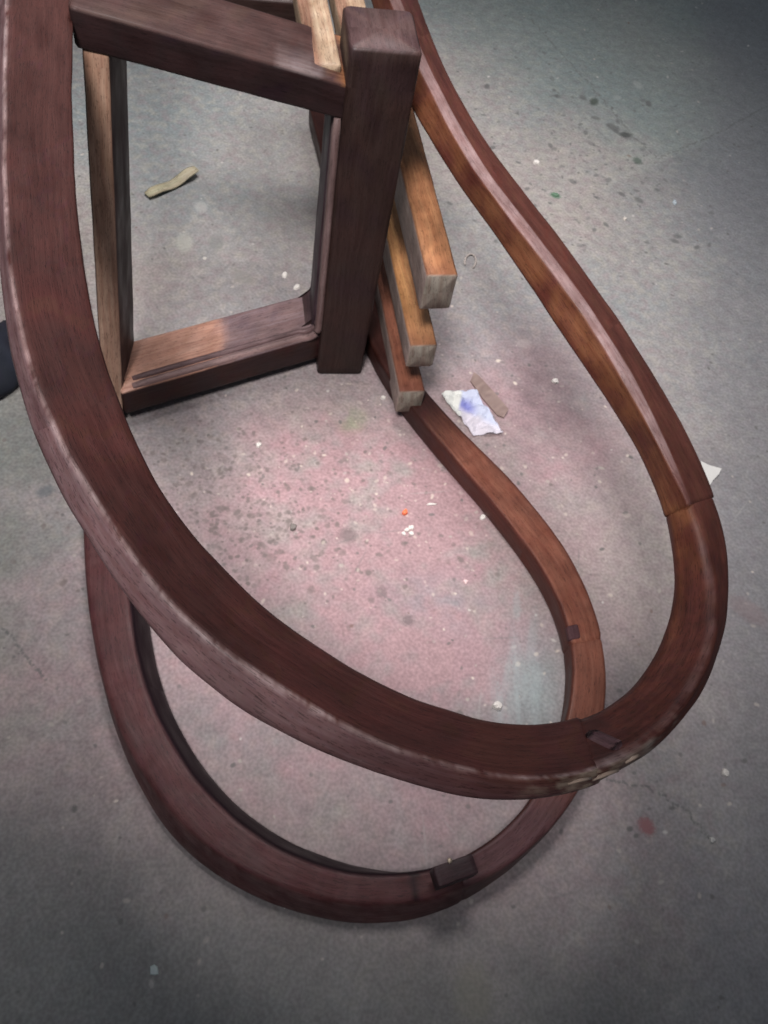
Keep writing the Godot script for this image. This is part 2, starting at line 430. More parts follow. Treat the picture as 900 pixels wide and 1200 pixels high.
func build_chair() -> void:
	var chair := Node3D.new()
	chair.name = "chair_frame"
	origin = Vector3(-0.10, 0.0, -0.62)
	chair.position = origin
	add_child(chair)
	tag(chair, "dark brown wooden chair frame with two bent loops, lying on its side on concrete", "chair")
	var DARK := Color(0.050, 0.0185, 0.0155)
	var RED := Color(0.118, 0.038, 0.027)
	var WARM := Color(0.20, 0.084, 0.040)
	var ORANGE := Color(0.42, 0.19, 0.065)
	var WORN := Color(0.20, 0.135, 0.125)
	var RAW := Color(0.40, 0.33, 0.25)
	var NIGHT := Color(0.036, 0.0225, 0.0225)

	# upper loop: right arm, bend, long left arm
	var upper := Node3D.new(); upper.name = "upper_loop"; chair.add_child(upper, true)
	upper.set_meta("label", "upper bent loop, dark inside, its ridge pale from wear and painted highlight")
	var up := rails([-0.302, 0.419, -1.418, -0.273, 0.446, -1.384, -0.264, 0.442, -1.407, -0.26, 0.414, -1.482, -0.264, 0.417, -1.334, -0.237, 0.444, -1.296, -0.228, 0.44, -1.319, -0.223, 0.412, -1.402, -0.228, 0.415, -1.252, -0.203, 0.443, -1.213, -0.194, 0.439, -1.235, -0.187, 0.409, -1.323, -0.194, 0.413, -1.173, -0.17, 0.441, -1.136, -0.162, 0.437, -1.157, -0.154, 0.408, -1.245, -0.163, 0.412, -1.098, -0.14, 0.439, -1.067, -0.132, 0.436, -1.087, -0.123, 0.406, -1.17, -0.134, 0.41, -1.028, -0.111, 0.437, -1.006, -0.103, 0.434, -1.025, -0.094, 0.405, -1.099, -0.106, 0.408, -0.966, -0.083, 0.435, -0.951, -0.075, 0.431, -0.969, -0.066, 0.403, -1.036, -0.077, 0.406, -0.912, -0.055, 0.432, -0.9, -0.048, 0.429, -0.918, -0.038, 0.401, -0.98, -0.046, 0.402, -0.866, -0.028, 0.429, -0.853, -0.02, 0.426, -0.871, -0.009, 0.398, -0.932, -0.016, 0.398, -0.825, 0, 0.426, -0.811, 0.008, 0.423, -0.828, 0.02, 0.394, -0.891, 0.015, 0.394, -0.787, 0.029, 0.422, -0.775, 0.036, 0.419, -0.792, 0.05, 0.39, -0.855, 0.045, 0.39, -0.752, 0.057, 0.418, -0.743, 0.065, 0.415, -0.76, 0.081, 0.385, -0.821, 0.073, 0.386, -0.718, 0.085, 0.413, -0.714, 0.093, 0.41, -0.73, 0.111, 0.381, -0.788, 0.099, 0.382, -0.686, 0.112, 0.409, -0.685, 0.12, 0.406, -0.7, 0.14, 0.376, -0.754, 0.123, 0.378, -0.655, 0.138, 0.405, -0.655, 0.146, 0.402, -0.669, 0.168, 0.372, -0.72, 0.147, 0.375, -0.625, 0.161, 0.402, -0.623, 0.17, 0.399, -0.636, 0.194, 0.369, -0.686, 0.171, 0.372, -0.595, 0.182, 0.4, -0.59, 0.192, 0.397, -0.603, 0.218, 0.366, -0.651, 0.193, 0.369, -0.566, 0.202, 0.398, -0.558, 0.211, 0.395, -0.569, 0.24, 0.364, -0.616, 0.214, 0.366, -0.535, 0.22, 0.396, -0.527, 0.228, 0.393, -0.536, 0.26, 0.362, -0.582, 0.23, 0.365, -0.503, 0.237, 0.394, -0.496, 0.243, 0.392, -0.502, 0.278, 0.36, -0.546, 0.242, 0.365, -0.468, 0.253, 0.393, -0.465, 0.256, 0.392, -0.468, 0.292, 0.359, -0.509, 0.248, 0.366, -0.433, 0.265, 0.393, -0.432, 0.268, 0.392, -0.434, 0.302, 0.36, -0.47, 0.249, 0.369, -0.4, 0.273, 0.393, -0.398, 0.275, 0.393, -0.399, 0.304, 0.363, -0.428, 0.245, 0.372, -0.369, 0.274, 0.396, -0.364, 0.276, 0.396, -0.364, 0.3, 0.368, -0.385, 0.237, 0.376, -0.342, 0.268, 0.4, -0.329, 0.269, 0.4, -0.329, 0.289, 0.374, -0.343, 0.227, 0.381, -0.318, 0.254, 0.406, -0.295, 0.256, 0.406, -0.295, 0.274, 0.38, -0.304, 0.214, 0.385, -0.295, 0.236, 0.413, -0.264, 0.237, 0.413, -0.263, 0.253, 0.388, -0.27, 0.199, 0.391, -0.276, 0.214, 0.421, -0.236, 0.215, 0.421, -0.235, 0.229, 0.396, -0.24, 0.181, 0.396, -0.259, 0.189, 0.428, -0.214, 0.19, 0.428, -0.213, 0.202, 0.405, -0.215, 0.162, 0.402, -0.246, 0.164, 0.436, -0.198, 0.165, 0.436, -0.197, 0.175, 0.413, -0.195, 0.142, 0.408, -0.236, 0.139, 0.443, -0.187, 0.139, 0.443, -0.186, 0.146, 0.421, -0.18, 0.119, 0.413, -0.229, 0.113, 0.449, -0.18, 0.113, 0.449, -0.179, 0.118, 0.428, -0.17, 0.096, 0.419, -0.225, 0.088, 0.456, -0.177, 0.088, 0.456, -0.175, 0.091, 0.435, -0.164, 0.073, 0.425, -0.224, 0.064, 0.462, -0.175, 0.064, 0.462, -0.174, 0.064, 0.442, -0.162, 0.05, 0.43, -0.224, 0.041, 0.467, -0.175, 0.04, 0.467, -0.174, 0.039, 0.448, -0.162, 0.028, 0.436, -0.226, 0.018, 0.472, -0.178, 0.018, 0.472, -0.177, 0.014, 0.454, -0.163, 0.005, 0.441, -0.23, -0.004, 0.477, -0.182, -0.004, 0.477, -0.181, -0.01, 0.46, -0.165, -0.017, 0.446, -0.236, -0.026, 0.482, -0.187, -0.026, 0.482, -0.186, -0.034, 0.465, -0.169, -0.039, 0.451, -0.243, -0.048, 0.487, -0.193, -0.048, 0.487, -0.192, -0.056, 0.47, -0.174, -0.061, 0.456, -0.251, -0.069, 0.491, -0.2, -0.069, 0.492, -0.198, -0.078, 0.475, -0.182, -0.081, 0.46, -0.261, -0.089, 0.496, -0.207, -0.089, 0.496, -0.206, -0.1, 0.479, -0.192, -0.099, 0.465, -0.271, -0.109, 0.5, -0.217, -0.11, 0.5, -0.216, -0.121, 0.483, -0.205, -0.117, 0.469, -0.282, -0.129, 0.503, -0.23, -0.129, 0.504, -0.229, -0.142, 0.487, -0.22, -0.136, 0.474, -0.296, -0.148, 0.507, -0.245, -0.148, 0.507, -0.244, -0.162, 0.49, -0.236, -0.154, 0.478, -0.312, -0.167, 0.51, -0.261, -0.167, 0.51, -0.26, -0.182, 0.494, -0.254, -0.171, 0.483, -0.33, -0.185, 0.513, -0.278, -0.186, 0.513, -0.276, -0.202, 0.497, -0.272, -0.188, 0.487, -0.35, -0.204, 0.516, -0.295, -0.205, 0.516, -0.294, -0.221, 0.5, -0.293, -0.204, 0.491, -0.371, -0.222, 0.519, -0.315, -0.223, 0.519, -0.314, -0.24, 0.503, -0.315, -0.219, 0.494, -0.392, -0.241, 0.522, -0.337, -0.242, 0.522, -0.336, -0.258, 0.505, -0.34, -0.234, 0.497, -0.416, -0.259, 0.524, -0.362, -0.259, 0.524, -0.361, -0.276, 0.507, -0.367, -0.248, 0.499, -0.441, -0.276, 0.526, -0.39, -0.277, 0.526, -0.389, -0.293, 0.509, -0.397, -0.263, 0.501, -0.469, -0.293, 0.528, -0.419, -0.293, 0.528, -0.418, -0.31, 0.51, -0.429, -0.278, 0.503, -0.5, -0.309, 0.529, -0.451, -0.31, 0.529, -0.45, -0.327, 0.512, -0.464, -0.294, 0.505, -0.534, -0.325, 0.53, -0.486, -0.327, 0.53, -0.485, -0.344, 0.513, -0.5, -0.31, 0.507, -0.571, -0.343, 0.531, -0.524, -0.344, 0.532, -0.523, -0.362, 0.514, -0.539, -0.327, 0.509, -0.612, -0.36, 0.532, -0.564, -0.361, 0.533, -0.563, -0.381, 0.515, -0.58, -0.345, 0.511, -0.656, -0.379, 0.533, -0.608, -0.38, 0.534, -0.607, -0.4, 0.516, -0.625, -0.363, 0.513, -0.704, -0.398, 0.534, -0.653, -0.399, 0.535, -0.652, -0.42, 0.517, -0.673, -0.382, 0.514, -0.754, -0.418, 0.535, -0.702, -0.419, 0.535, -0.701, -0.442, 0.518, -0.725, -0.402, 0.515, -0.809, -0.44, 0.536, -0.755, -0.441, 0.536, -0.754, -0.464, 0.519, -0.781, -0.424, 0.516, -0.869, -0.462, 0.537, -0.814, -0.464, 0.537, -0.812, -0.488, 0.52, -0.842, -0.447, 0.517, -0.936, -0.487, 0.538, -0.879, -0.488, 0.538, -0.877, -0.513, 0.521, -0.909, -0.472, 0.517, -1.01, -0.513, 0.538, -0.95, -0.515, 0.539, -0.948, -0.541, 0.522, -0.98, -0.499, 0.517, -1.089, -0.541, 0.539, -1.024, -0.542, 0.539, -1.022, -0.569, 0.522, -1.056], 4)
	var tone_arm := func(face: int, s: float, t: float, p: Vector3) -> Color:
		var w := wear(p, t)
		var big := 0.5 + nz(p, 22.0)
		var c := RED
		if face == 0: c = lerp_c(lerp_c(RED, WARM, big * 1.3), DARK, smoothstep(0.75, 1.0, s) * 0.4)
		elif face == 1: c = lerp_c(Color(0.25, 0.165, 0.155), Color(0.34, 0.25, 0.24), w)  # chamfer reflection partly painted as a paler colour
		elif face == 2: c = lerp_c(Color(0.115, 0.045, 0.030), RED, w)
		if face == 1: c = lerp_c(c, RED, smoothstep(18.2, 20.0, t + w * 0.5) * 0.8)
		if t < 8.5: c = lerp_c(c, DARK, (8.5 - t) * 0.16)
		return c
	var tone_long := func(face: int, s: float, t: float, p: Vector3) -> Color:
		var w := wear(p, t)
		var big := 0.5 + nz(p, 10.0)
		var c := lerp_c(Color(0.058, 0.0225, 0.019), Color(0.096, 0.033, 0.027), big - 0.7 * smoothstep(44.0, 56.0, t))  # far left end coloured darker to follow the light falling off there
		if face == 0: c = lerp_c(c, Color(0.32, 0.25, 0.24), smoothstep(0.94, 1.0, s) * w)
		elif face == 1: c = lerp_c(WORN, Color(0.42, 0.34, 0.33), w)
		elif face == 2:
			c = lerp_c(Color(0.125, 0.062, 0.062), Color(0.19, 0.130, 0.132), (0.35 + w * 0.5) * smoothstep(31.0, 38.0, t))
			c = lerp_c(c, Color(0.38, 0.31, 0.30), smoothstep(0.18, 0.04, s) * (w * 1.7 - 0.55))  # ridge highlight painted as a pale line, broken up by wear
			if t < 33.0: c = lerp_c(c, Color(0.14, 0.055, 0.035), (33.0 - t) / 4.0 * (1.0 - s))
			if t < 30.8: c = lerp_c(c, RAW, (30.8 - t) * 0.6 * clampf(0.3 + nz(p, 70.0) * 2.0, 0.0, 1.0))
		return c
	var tone_bend := func(face: int, s: float, t: float, p: Vector3) -> Color:
		var w := wear(p, t)
		var c := lerp_c(DARK, RED, 0.3 + w * 0.6)
		if face == 0 and s < 0.4: c = lerp_c(c, WARM, (0.4 - s) * 1.5 * (1.0 - smoothstep(23.0, 25.5, t)))
		if face == 0: c = lerp_c(c, WORN, (1.0 - smoothstep(20.2, 22.5, t)) * smoothstep(0.7, 0.95, s) * 0.7)
		if face == 1 or (face == 0 and s > 0.95): c = lerp_c(c, WORN, w * 0.5)
		if t < 23.0: c = lerp_c(tone_arm.call(face, s, minf(t, 19.9), p), c, smoothstep(20.0, 22.6, t + nz(p, 40.0) * 1.5))
		if face == 2 and t > 26.0: c = lerp_c(c, Color(0.36, 0.32, 0.27), smoothstep(26.0, 27.6, t + nz(p, 60.0) * 2.0) * 0.8)
		if t > 26.6: c = lerp_c(c, tone_long.call(face, s, maxf(t, 28.5), p), smoothstep(26.8, 28.5, t + nz(p, 40.0)))
		return c
	loop_piece(up, 0.0, 20.0, upper_section, 0.0025, [6, 4, 5, 2, 3, 2], tone_arm, "loop_arm", upper, 0.0)
	loop_piece(up, 19.96, 28.6, upper_plain, 0.008, [10, 6, 2, 3, 2], func(f, s, t, p): return tone_bend.call(f if f == 0 else f + 1, s, t, p), "loop_bend", upper, 0.0)
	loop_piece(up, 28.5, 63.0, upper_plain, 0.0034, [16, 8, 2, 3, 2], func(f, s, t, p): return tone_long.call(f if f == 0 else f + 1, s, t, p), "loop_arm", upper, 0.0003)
	# wooden plug standing proud in the joint
	var a0 := at_row(up, 28.0, 0).lerp(at_row(up, 28.0, 1), 0.60)
	var along := (at_row(up, 29.0, 1) - at_row(up, 27.4, 1)).normalized()
	var across := (at_row(up, 28.0, 1) - at_row(up, 28.0, 0)).normalized()
	var nrm := across.cross(along).normalized()
	if nrm.y < 0.0: nrm = -nrm
	var d1 := (across * 0.75 - along * 0.55).normalized()
	var d2 := nrm.cross(d1).normalized()
	timber(box_quads(a0 - d1 * 0.0125 - d2 * 0.008 - nrm * 0.004, a0 + d1 * 0.0125 - d2 * 0.006 - nrm * 0.004, d2 * 0.014, nrm * 0.0056), "joint_plug", upper, wood,
		func(_f, _s, _t, p): return lerp_c(Color(0.07, 0.036, 0.040), Color(0.13, 0.085, 0.095), 0.5 + nz(p, 50.0)), 0.0045, 0.003)
	# torn splinters where the outer edge broke away
	for k in 3:
		var t := 27.6 + k * 0.8 + rng.randf_range(-0.15, 0.15)
		var e := at_row(up, t, 3).lerp(at_row(up, t, 2), 0.35 + 0.35 * rng.randf())
		var ed := (at_row(up, t + 0.3, 3) - at_row(up, t - 0.3, 3)).normalized().rotated(Vector3.UP, rng.randf_range(-0.10, 0.10))
		var l := rng.randf_range(0.007, 0.014)
		rod([e - ed * l, e + Vector3(0, 0.002, 0), e + ed * l * 0.8 + Vector3(0, -0.001, 0)], rng.randf_range(0.0010, 0.0018), "splinter", upper, worn_wood,
			func(_f, _s, _t, p): return lerp_c(RAW, Color(0.42, 0.38, 0.32), 0.5 + nz(p, 80.0)), 6, 0.5)

	# lower loop on the floor
	var lower := Node3D.new(); lower.name = "lower_loop"; chair.add_child(lower, true)
	lower.set_meta("label", "lower bent loop flat on the floor, reddish brown")
	var lo := rails([-0.294, 0.042, -1.401, -0.238, 0.042, -1.381, -0.246, 0.042, -1.287, -0.207, 0.042, -1.294, -0.202, 0.042, -1.177, -0.173, 0.042, -1.199, -0.161, 0.042, -1.073, -0.136, 0.042, -1.099, -0.122, 0.042, -0.978, -0.098, 0.042, -1.002, -0.079, 0.042, -0.895, -0.056, 0.042, -0.919, -0.03, 0.042, -0.826, -0.01, 0.042, -0.854, 0.022, 0.042, -0.77, 0.043, 0.042, -0.801, 0.074, 0.042, -0.721, 0.097, 0.042, -0.755, 0.124, 0.042, -0.675, 0.151, 0.042, -0.711, 0.17, 0.042, -0.629, 0.2, 0.042, -0.664, 0.211, 0.042, -0.581, 0.243, 0.042, -0.613, 0.241, 0.042, -0.531, 0.276, 0.042, -0.556, 0.258, 0.042, -0.478, 0.297, 0.042, -0.493, 0.261, 0.042, -0.422, 0.303, 0.042, -0.428, 0.253, 0.042, -0.367, 0.295, 0.042, -0.363, 0.237, 0.042, -0.316, 0.274, 0.042, -0.304, 0.213, 0.042, -0.271, 0.242, 0.042, -0.254, 0.181, 0.042, -0.234, 0.202, 0.042, -0.213, 0.143, 0.042, -0.206, 0.156, 0.042, -0.182, 0.1, 0.042, -0.188, 0.107, 0.042, -0.161, 0.054, 0.042, -0.179, 0.056, 0.042, -0.15, 0.008, 0.042, -0.18, 0.005, 0.042, -0.149, -0.037, 0.042, -0.189, -0.046, 0.042, -0.156, -0.08, 0.042, -0.206, -0.096, 0.042, -0.172, -0.12, 0.042, -0.229, -0.143, 0.042, -0.197, -0.158, 0.042, -0.26, -0.186, 0.042, -0.23, -0.193, 0.042, -0.296, -0.226, 0.042, -0.27, -0.224, 0.042, -0.339, -0.261, 0.042, -0.317, -0.251, 0.042, -0.388, -0.293, 0.042, -0.37, -0.276, 0.042, -0.443, -0.322, 0.042, -0.427, -0.302, 0.042, -0.503, -0.348, 0.042, -0.487, -0.332, 0.042, -0.568, -0.376, 0.042, -0.549, -0.367, 0.042, -0.638, -0.408, 0.042, -0.614, -0.408, 0.042, -0.71, -0.447, 0.042, -0.682, -0.452, 0.042, -0.785, -0.491, 0.042, -0.754, -0.497, 0.042, -0.865, -0.538, 0.042, -0.834, -0.541, 0.042, -0.95, -0.587, 0.042, -0.922, -0.585, 0.042, -1.04, -0.637, 0.042, -1.018, -0.628, 0.042, -1.133, -0.687, 0.042, -1.12], 2)
	var tone_low_arm := func(face: int, s: float, t: float, p: Vector3) -> Color:
		var w := wear(p, t)
		var c := lerp_c(Color(0.23, 0.082, 0.050), Color(0.31, 0.128, 0.080), w)
		if face == 0: c = lerp_c(lerp_c(c, Color(0.42, 0.28, 0.23), smoothstep(0.07, 0.0, s) * (0.3 + w * 0.7)), RED, smoothstep(0.8, 1.0, s) * 0.6)  # pale ridge highlight painted along the inner edge
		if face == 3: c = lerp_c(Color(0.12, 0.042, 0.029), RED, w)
		return lerp_c(c, DARK, clampf((8.2 - t) * 0.7, 0.0, 1.0))
	var tone_low_bend := func(face: int, s: float, t: float, p: Vector3) -> Color:
		var w := wear(p, t)
		var c := lerp_c(Color(0.24, 0.098, 0.060), Color(0.125, 0.060, 0.064), smoothstep(14.5, 17.0, t))
		c = lerp_c(c, Color(0.15, 0.085, 0.085), w * 0.4 * smoothstep(15.0, 17.0, t))
		if face == 1: c = lerp_c(c, Color(0.20, 0.13, 0.11), w * 0.7)
		c = lerp_c(c, Color(0.03, 0.017, 0.02), smoothstep(18.1, 18.55, t + nz(p, 50.0) * 0.3) * 0.5)
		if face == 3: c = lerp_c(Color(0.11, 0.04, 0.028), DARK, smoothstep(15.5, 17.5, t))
		return c
	var tone_low_long := func(face: int, s: float, t: float, p: Vector3) -> Color:
		var w := wear(p, t)
		var c := lerp_c(Color(0.092, 0.034, 0.035), Color(0.122, 0.053, 0.053), w)
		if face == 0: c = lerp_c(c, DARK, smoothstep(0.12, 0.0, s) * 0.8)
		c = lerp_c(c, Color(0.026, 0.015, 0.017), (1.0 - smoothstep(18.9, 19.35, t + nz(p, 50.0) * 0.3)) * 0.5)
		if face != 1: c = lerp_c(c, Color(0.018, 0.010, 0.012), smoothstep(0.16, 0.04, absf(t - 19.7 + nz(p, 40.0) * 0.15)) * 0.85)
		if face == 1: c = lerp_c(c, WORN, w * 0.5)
		if face == 3: c = Color(0.012, 0.007, 0.008)  # contact shadow inside the loop, painted as a near-black inner face
		return c
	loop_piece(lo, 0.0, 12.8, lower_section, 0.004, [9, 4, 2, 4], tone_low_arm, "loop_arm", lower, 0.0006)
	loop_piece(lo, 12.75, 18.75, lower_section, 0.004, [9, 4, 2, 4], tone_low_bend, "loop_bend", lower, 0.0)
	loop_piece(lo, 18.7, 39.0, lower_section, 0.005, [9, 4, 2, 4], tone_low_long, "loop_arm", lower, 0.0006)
	# dark scarf block and two tabs let into the bottom joint
	var lb := at_row(lo, 18.95, 0)
	var lo_o := at_row(lo, 18.95, 1)
	var lx := (at_row(lo, 18.4, 0) - at_row(lo, 19.4, 0)).normalized()
	var lh := (lo_o - lb); lh.y = 0.0
	timber(box_quads(lb - lx * 0.022 + lh * 0.14 + Vector3(0, 0.018, 0), lb + lx * 0.020 + lh * 0.14 + Vector3(0, 0.018, 0), lh * 0.70, Vector3(0, 0.0241, 0)), "scarf_block", lower, wood,
		func(_f, _s, _t, p): return lerp_c(Color(0.038, 0.021, 0.024), Color(0.062, 0.036, 0.040), 0.5 + nz(p, 60.0)), 0.0012, 0.005)
	var nail := SphereMesh.new(); nail.radius = 0.0028; nail.height = 0.003; nail.radial_segments = 10; nail.rings = 5
	var nm := StandardMaterial3D.new(); nm.albedo_color = Color(0.62, 0.57, 0.50); nm.metallic = 0.6; nm.roughness = 0.45
	nail.material = nm
	var nn := MeshInstance3D.new(); nn.mesh = nail; nn.name = "nail_head"; nn.position = lb + lh * 0.12 + Vector3(0, 0.0426, 0) - lx * 0.004 - origin; lower.add_child(nn, true)
	# small dark inlay at the right joint
	var jr := at_row(lo, 12.55, 0).lerp(at_row(lo, 12.55, 1), 0.22)
	var jl := (at_row(lo, 13.0, 0) - at_row(lo, 12.0, 0)).normalized()
	var jh := (at_row(lo, 12.55, 1) - at_row(lo, 12.55, 0)).normalized()
	timber(box_quads(jr - jl * 0.009 - jh * 0.011 - Vector3(0, 0.006, 0), jr + jl * 0.009 - jh * 0.011 - Vector3(0, 0.006, 0), jh * 0.016, Vector3(0, 0.0072, 0)), "joint_plug", lower, wood,
		func(_f, _s, _t, _p): return Color(0.085, 0.043, 0.046), 0.002, 0.004)

	# seat frame: post, stile and two rails round a rectangular opening
	var tone_post := func(face: int, s: float, t: float, p: Vector3) -> Color:
		var c := lerp_c(NIGHT, Color(0.046, 0.026, 0.023), 0.5 + nz(p, 16.0))
		if t > 0.985: c = lerp_c(Color(0.055, 0.034, 0.037), Color(0.095, 0.058, 0.052), 0.5 + nz(Vector3(p.x * 5.0, 0, p.z), 60.0))
		return c
	var A := Vector3(-0.142, 0.0, -0.842)
	var U := Vector3(0.062, 0, -0.019)
	var V := Vector3(-0.024, 0, -0.074)
	var T := Vector3(0.003, 0.497, 0.001)
	var T2 := Vector3(0.009, 0.0, 0.0)
	timber([[A, A + U, A + U + V, A + V], [A + T, A + T + U + T2, A + T + U + V + T2, A + T + V]], "post", chair, wood, tone_post, 0.005, 0.02)

	var rd := Vector3(-0.028, 0, -0.080)      # depth of the rails
	var bl := Vector3(-0.368, 0, -0.677)
	var br := Vector3(-0.138, 0, -0.857)
	var tone_rail := func(face: int, s: float, t: float, p: Vector3) -> Color:
		var c := lerp_c(NIGHT, DARK, 0.5 + nz(p, 20.0))
		if face == 2 or face == 1:     # top: bare orange at the left, stained grey at the right
			c = lerp_c(Color(0.56, 0.32, 0.225), Color(0.66, 0.41, 0.31), 0.5 + nz(p, 40.0))
			var stained := smoothstep(0.44, 0.52, t + nz(p, 30.0) * 0.06)
			c = lerp_c(c, lerp_c(Color(0.21, 0.16, 0.175), Color(0.31, 0.225, 0.215), 0.5 + nz(p, 26.0)), stained)
		return c
	timber([[bl + Vector3(0, 0.024, 0), bl + rd + Vector3(0, 0.024, 0), bl + rd + Vector3(0, 0.070, 0), bl + Vector3(0, 0.070, 0)],
		[br + Vector3(0, 0.024, 0), br + rd + Vector3(0, 0.024, 0), br + rd + Vector3(0, 0.072, 0), br + Vector3(0, 0.072, 0)]], "bottom_rail", chair, wood, tone_rail, 0.004, 0.008)
	var tl := Vector3(-0.383, 0, -0.748)
	var tr := Vector3(-0.125, 0, -0.852)
	var td := Vector3(-0.026, 0, -0.086)
	var tone_top := func(face: int, s: float, t: float, p: Vector3) -> Color:
		var c := lerp_c(Color(0.026, 0.015, 0.016), Color(0.035, 0.019, 0.019), 0.5 + nz(p, 16.0))
		if face == 2:
			c = lerp_c(Color(0.050, 0.024, 0.021), Color(0.068, 0.040, 0.035), 0.5 + nz(p, 20.0) * 1.5)
			c = lerp_c(c, ORANGE, smoothstep(0.86, 0.97, t + nz(p, 50.0) * 0.08) * 0.55)
			c = lerp_c(c, Color(0.30, 0.27, 0.27), smoothstep(0.08, 0.16, 0.22 - absf(t - 0.76) * 1.6 - s * 0.0 + nz(p, 50.0) * 0.1) * smoothstep(0.55, 0.9, s) * 0.4)  # grey sheen painted on the top face
		return c
	timber([[tl + Vector3(0, 0.490, 0), tl + td + Vector3(0, 0.490, 0), tl + td + Vector3(0, 0.530, 0), tl + Vector3(0, 0.530, 0)],
		[tr + Vector3(0, 0.408, 0), tr + td + Vector3(0, 0.408, 0), tr + td + Vector3(0, 0.450, 0), tr + Vector3(0, 0.450, 0)]], "top_rail", chair, wood, tone_top, 0.004, 0.008)
	# stile: narrow pale front edge, dark inner side
	var tone_stile := func(face: int, s: float, t: float, p: Vector3) -> Color:
		if face == 0: return lerp_c(Color(0.40, 0.26, 0.175), Color(0.54, 0.385, 0.28), t * -0.6 + 0.7 + nz(Vector3(p.x * 6.0, p.y, p.z * 6.0), 14.0) * 0.5)
		return lerp_c(NIGHT, Color(0.06, 0.03, 0.035), 0.4 + nz(p, 14.0))
	var s0 := Vector3(-0.370, 0.024, -0.676)
	var s1 := Vector3(-0.356, 0.49, -0.762)
	var sv := Vector3(-0.013, 0, -0.083)
	var sw := Vector3(-0.0245, 0, 0.0085)
	timber([[s0 + sw, s0, s0 + sv, s0 + sv + sw], [s1 + sw * 0.95, s1, s1 + Vector3(-0.014, 0, -0.085), s1 + sw * 0.95 + Vector3(-0.014, 0, -0.085)]], "stile", chair, wood, tone_stile, 0.0025, 0.012)

	# moulded beads that follow the opening: down the post, round the corner, along the rail
	var bead := func(inset: float, r: float, called: String, col: Color, side: float) -> void:
		var path := []
		var pf := Vector3(-0.1435, 0, -0.8405) + Vector3(-0.957, 0, 0.29) * 0.0008 + V.normalized() * inset
		var rail_d := (bl - br).normalized()
		var fwd := rd.normalized() * inset
		for i in 16: path.append(pf + Vector3(0, 0.415 - 0.021 * i, 0))
		var corner: Vector3 = path[-1]
		var land := br + rail_d * 0.040 + fwd + Vector3(0, 0.0715, 0)
		for i in range(1, 9):
			var q := i / 8.0
			var mid := Vector3(corner.x, 0.0715, corner.z)
			path.append(corner.lerp(mid, q).lerp(mid.lerp(land, q), q))
		var last := bl + fwd + Vector3(0, 0.0705, 0) - rail_d * 0.016
		for i in range(1, 15): path.append(land.lerp(last, i / 14.0))
		rod(path, r, called, chair, wood, func(_f, _s, t, p): return lerp_c(col, col * 1.5 if t > 0.5 else col * 0.8, 0.5 + nz(p, 40.0)), 8, 1.0)
	var jq := Vector3(-0.957, 0, 0.29) * 0.011
	var j0 := A + V.normalized() * 0.022 + Vector3(0.001, 0.05, 0)
	timber([[j0, j0 + V * 0.72, j0 + V * 0.72 + jq, j0 + jq], [j0 + Vector3(0.003, 0.37, 0), j0 + V * 0.72 + Vector3(0.003, 0.37, 0), j0 + V * 0.72 + jq + Vector3(0.003, 0.37, 0), j0 + jq + Vector3(0.003, 0.37, 0)]], "jamb", chair, wood,
		func(_f, _s, _t, p): return lerp_c(Color(0.04, 0.026, 0.034), Color(0.075, 0.05, 0.06), 0.5 + nz(p, 20.0)), 0.002, 0.02)
	bead.call(0.006, 0.0050, "bead_moulding", Color(0.24, 0.175, 0.165), 0.0)
	bead.call(0.0185, 0.0042, "bead_moulding", Color(0.15, 0.105, 0.105), 0.0)
	# rounded corner block in the opening
	var rail_u := (bl - br).normalized()
	var rings := []
	var cols := []
	for e in 2:
		var base := br + rail_u * 0.006 + rd * (0.30 + 0.66 * e) + Vector3(0, 0.069, 0)
		var ring := [base]
		for i in 9:
			var q := PI * 0.5 * i / 8.0
			ring.append(base + rail_u * (0.034 * (1.0 - sin(q))) + Vector3(0, 0.040 * (1.0 - cos(q)), 0))
		var cc := []
		for p in ring: cc.append(lerp_c(Color(0.05, 0.03, 0.034), Color(0.10, 0.07, 0.07), 0.5 + nz(p, 40.0)))
		rings.append(ring); cols.append(cc)
	loft(rings, cols, wood, "corner_block", chair, false)

	# three sawn-off slats behind the post, one above the other
	var sd := Vector3(-0.341, 0, -0.940)
	var sx := Vector3(0.940, 0, -0.341)
	var tops := [[0.074, 0.036, 0.046], [0.166, 0.036, 0.042], [0.286, 0.038, 0.056]]
	for k in 3:
		var h: float = tops[k][0]
		var w: float = tops[k][1]
		var th: float = tops[k][2]
		var e := Vector3(-0.0175 + (0.001 if k else -0.001) * k, h - th, -0.784)
		var length: float = [0.30, 0.32, 0.33][k]
		var tint: Color = [Color(0.30, 0.125, 0.075), Color(0.55, 0.29, 0.135), Color(0.50, 0.25, 0.118)][k]
		var tone_slat := func(face: int, s: float, t: float, p: Vector3) -> Color:
			var g := nz(Vector3(p.x * 3.0, p.y * 3.0, p.z * 0.5), 60.0)
			if t < 0.018: return lerp_c(Color(0.25, 0.235, 0.185), Color(0.33, 0.30, 0.25), 0.5 + nz(p, 120.0))
			var c := tint
			if face == 2:     # top
				c = lerp_c(tint * 0.8, tint * 1.15, 0.5 + g)
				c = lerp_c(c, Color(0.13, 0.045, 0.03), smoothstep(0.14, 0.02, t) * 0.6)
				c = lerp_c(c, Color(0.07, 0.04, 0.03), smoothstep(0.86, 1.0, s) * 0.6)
				if k == 1: c = lerp_c(c, Color(0.62, 0.35, 0.12), smoothstep(0.06, 0.3, t) * smoothstep(0.3, 0.75, s) * 0.4)
			elif face == 3: c = lerp_c(Color(0.27, 0.225, 0.20), Color(0.40, 0.345, 0.30), 0.5 + g)   # left side, planed bare
			else: c = lerp_c(Color(0.10, 0.05, 0.035), tint * 0.6, 0.5 + g)
			return lerp_c(c, c * 0.55, smoothstep(0.45, 0.8, t) * 0.5)  # shade towards the post, painted into the slat colour
